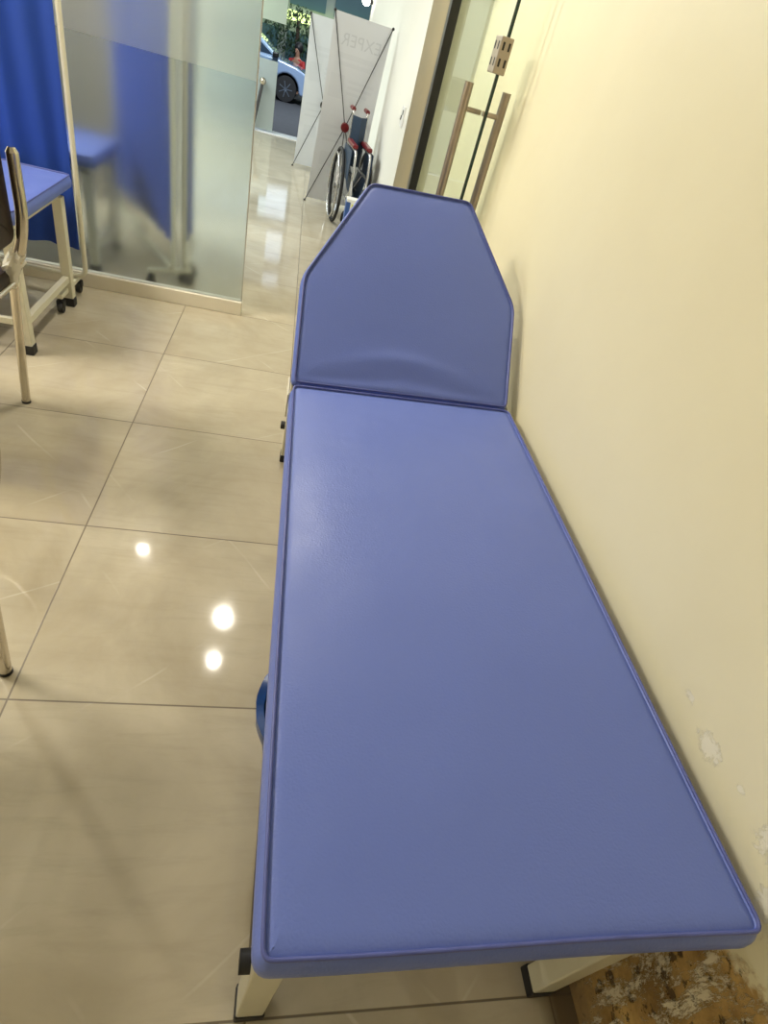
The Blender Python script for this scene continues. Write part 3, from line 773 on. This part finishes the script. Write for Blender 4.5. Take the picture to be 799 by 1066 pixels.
# person in the street behind the car
def person(loc):
    r = empty('person', loc, math.radians(-25), 'person with black hair in a red top squatting behind the pale blue car', 'person')
    def skin(name, J, E_, m, sub=2):
        me = bpy.data.meshes.new(name); me.from_pydata([j[0] for j in J], E_, []); me.materials.append(m)
        o = bpy.data.objects.new(name, me); C.objects.link(o); o.parent = r
        md = o.modifiers.new('skin', 'SKIN'); md.use_smooth_shade = True
        for i, j in enumerate(J):
            rr = j[1] if isinstance(j[1], tuple) else (j[1], j[1]); me.skin_vertices[0].data[i].radius = rr
        me.skin_vertices[0].data[0].use_root = True
        s = o.modifiers.new('sub', 'SUBSURF'); s.levels = sub; s.render_levels = sub
        return o
    # squatting, arms resting on the knees
    J = [((0, .05, .33), (.15, .13)), ((0, .03, .50), (.13, .11)), ((0, -.04, .74), (.16, .11)), ((0, -.05, .86), (.055, .055)), ((0, -.07, .93), (.065, .075)), ((0, -.08, 1.02), (.075, .09)), ((0, -.08, 1.09), (.05, .06)),
         ((.19, -.05, .76), .05), ((.27, -.16, .56), .04), ((.20, -.40, .50), .03), ((.17, -.47, .46), (.02, .03)),
         ((-.19, -.05, .76), .05), ((-.27, -.16, .56), .04), ((-.20, -.40, .50), .03), ((-.17, -.47, .46), (.02, .03)),
         ((.11, .02, .30), .085), ((.17, -.33, .44), .06), ((.14, -.08, .09), .04), ((.15, -.22, .04), .035),
         ((-.11, .02, .30), .085), ((-.17, -.33, .44), .06), ((-.14, -.08, .09), .04), ((-.15, -.22, .04), .035)]
    E_ = [(0, 1), (1, 2), (2, 3), (3, 4), (4, 5), (5, 6), (2, 7), (7, 8), (8, 9), (9, 10), (2, 11), (11, 12), (12, 13), (13, 14), (0, 15), (15, 16), (16, 17), (17, 18), (0, 19), (19, 20), (20, 21), (21, 22)]
    skin('body', J, E_, M['skin'])
    skin('shirt', [((0, .05, .34), (.18, .16)), ((0, .03, .52), (.16, .13)), ((0, -.04, .73), (.18, .13)), ((0, -.05, .83), (.08, .08)), ((.19, -.05, .76), .068), ((.25, -.14, .60), .058), ((-.19, -.05, .76), .068), ((-.25, -.14, .60), .058)],
         [(0, 1), (1, 2), (2, 3), (2, 4), (4, 5), (2, 6), (6, 7)], M['redcloth'])
    skin('trousers', [((0, .05, .30), (.17, .14)), ((.11, .02, .30), .11), ((.17, -.33, .44), .08), ((.14, -.08, .11), .06), ((-.11, .02, .30), .11), ((-.17, -.33, .44), .08), ((-.14, -.08, .11), .06)],
         [(0, 1), (1, 2), (2, 3), (0, 4), (4, 5), (5, 6)], M['trousers'])
    MB().sphere((0, -.018, 1.065), .125, 12, (.95, 1.05, 1.05)).build('hair', M['hair'], r, smooth=60)
    MB().tube([(0, -.165, .985), (0, -.188, .96)], [.008, .016], 8).build('nose', M['skin'], r, smooth=60)
    for s in (-1, 1): MB().sphere((s * .032, -.165, 1.0), .009, 6).build('eye', M['hair'], r, smooth=60)
    return r
person((.16, 19.4, GZ))

# tree, shop block and lit sign across the street
tr = empty('tree', (.0, 22.0, GZ), 0, 'dark green tree across the street above the pale blue car', 'tree')
MB().tube([(0, 0, 0), (.05, 0, .8), (0, .05, 1.6)], [.09, .07, .05], 10).build('trunk', M['bark'], tr, smooth=60)
lf = MB(); rnd = random.Random(4)
for i in range(1500):
    a = rnd.uniform(0, 2 * PI); ph = math.acos(rnd.uniform(-1, 1)); rr = rnd.uniform(.3, 1) ** .5
    c = Vector((1.0 * rr * math.sin(ph) * math.cos(a), .8 * rr * math.sin(ph) * math.sin(a), 1.30 + .65 * rr * math.cos(ph)))
    q = Matrix.Translation(c) @ Matrix.Rotation(rnd.uniform(0, 6.3), 4, 'Z') @ Matrix.Rotation(rnd.uniform(-1, 1), 4, 'X')
    l = rnd.uniform(.05, .09); w = l * .4
    lf.add([q @ Vector(p) for p in ((-w, 0, 0), (0, -l, .01), (w, 0, 0), (0, l, .01))], [(0, 1, 2, 3)])
lf.build('foliage', M['leaf'], tr)
bd = empty('shop_building', (0, 25, GZ), 0, 'dim shopfront block across the street behind the tree', 'building')
MB().box(-14, 14, 0, 1, 0, 10.5).build('facade_wall', M['facade'], bd)
M['lit'] = mat('added_glow_pane', (.5, .6, .7), .5, emit=(.72, .86, 1), es=1.5)  # unseen glowing panes added for the cool streaks they reflect in the floor
for j in range(3):
    for i in range(9):
        x = -6.9 + i * 1.5
        MB().box(x, x + 1.1, -.05, .02, 4.6 + j * 1.7, 5.7 + j * 1.7).build('added_glow_pane', M['lit'], bd)
for i in range(9):
    x = -6.4 + i * 1.5
    w = MB().box(x, x + 1.2, -.05, .02, .1, 1.25).build('shop_window', M['facade_blue'], bd)
for i in range(9):
    x = -6.4 + i * 1.5
    MB().box(x, x + 1.2, -.05, .02, 1.95, 3.4).build('upper_window', M['facade_blue'], bd)
sg = MB().box(-2.6, 3.6, 0, .12, 0, .26).build('shop_sign', M['sign'], bevel=.01); sg.location = (0, 24.6, 1.08)
sg.rotation_euler.y = 0; tag(sg, 'long lit yellow green shop sign across the street', 'sign')
# hanging lamp at the street front
lp = empty('wall_lamp', (1.13, 8.35, 1.62), 0, 'bright white lamp above the nearer banner at end of the passage', 'lamp')
MB().sphere((-.05, 0, .02), .05, 12).build('bulb', M['lamp_glow'], lp, smooth=60)
MB().lathe([(.02, -.02), (.03, 0), (.018, .03)], 16, Matrix.Translation((.0, 0, .02)) @ Matrix.Rotation(PI / 2, 4, 'Y')).build('socket', M['black'], lp, smooth=40)

# ------------------------------------------------------------------ lights
def area(name, loc, size, power, col, target=None, shape='DISK', sy=None):
    l = bpy.data.lights.new(name, 'AREA'); l.shape = shape; l.size = size; l.energy = power; l.color = col
    if sy: l.size_y = sy
    o = bpy.data.objects.new(name, l); C.objects.link(o); o.location = loc
    if target: o.rotation_euler = (Vector(target) - Vector(loc)).to_track_quat('-Z', 'Y').to_euler()
    return o
warm = (1, .93, .80); cool = (.90, 1.0, .97)
area('ceiling_lamp_or_fill', (.34, 2.36, 2.70), .05, 15, warm)
area('ceiling_lamp_or_fill', (.32, 1.92, 2.70), .05, 15, warm)
area('ceiling_lamp_or_fill', (-.48, 3.10, 2.70), .06, 10, warm)
area('ceiling_lamp_or_fill', (-1.9, 1.15, 2.72), 1.0, 90, warm)  # wide fill added to brighten the right wall from the left
area('ceiling_lamp_or_fill', (-1.6, -1.2, 2.72), .9, 6, warm)
area('ceiling_lamp_or_fill', (-2.1, 2.74, 2.40), .12, 44, (1, .95, .8))
for x, y in ((-2.2, 3.2), (-1.6, 5.6), (-1.6, 7.4)): area('passage_fill', (x, y, 2.72), 1.0, 50 if y < 4 else 85, (.84, .93, .95), shape='RECTANGLE', sy=1.2)  # unseen broad fills added to brighten the passage and the wall by the door
area('street_fill', (.5, 13.6, 4.5), 2.0, 420, (.85, .93, 1), target=(-.5, 17, .3))  # area light added to light the car
area('street_fill', (3, 19.5, 5.5), 1.5, 150, (.9, .97, 1), target=(.3, 23, .8))  # second added light, aimed at the tree
w = bpy.data.worlds.new('world'); S.world = w; w.use_nodes = True
w.node_tree.nodes['Background'].inputs[0].default_value = (.12, .16, .22, 1); w.node_tree.nodes['Background'].inputs[1].default_value = .6
S.view_settings.view_transform = 'Standard'; S.view_settings.look = 'None'; S.view_settings.gamma = 1; S.view_settings.exposure = .12
S.view_settings.use_curve_mapping = False
S.cycles.max_bounces = 10; S.cycles.transmission_bounces = 10
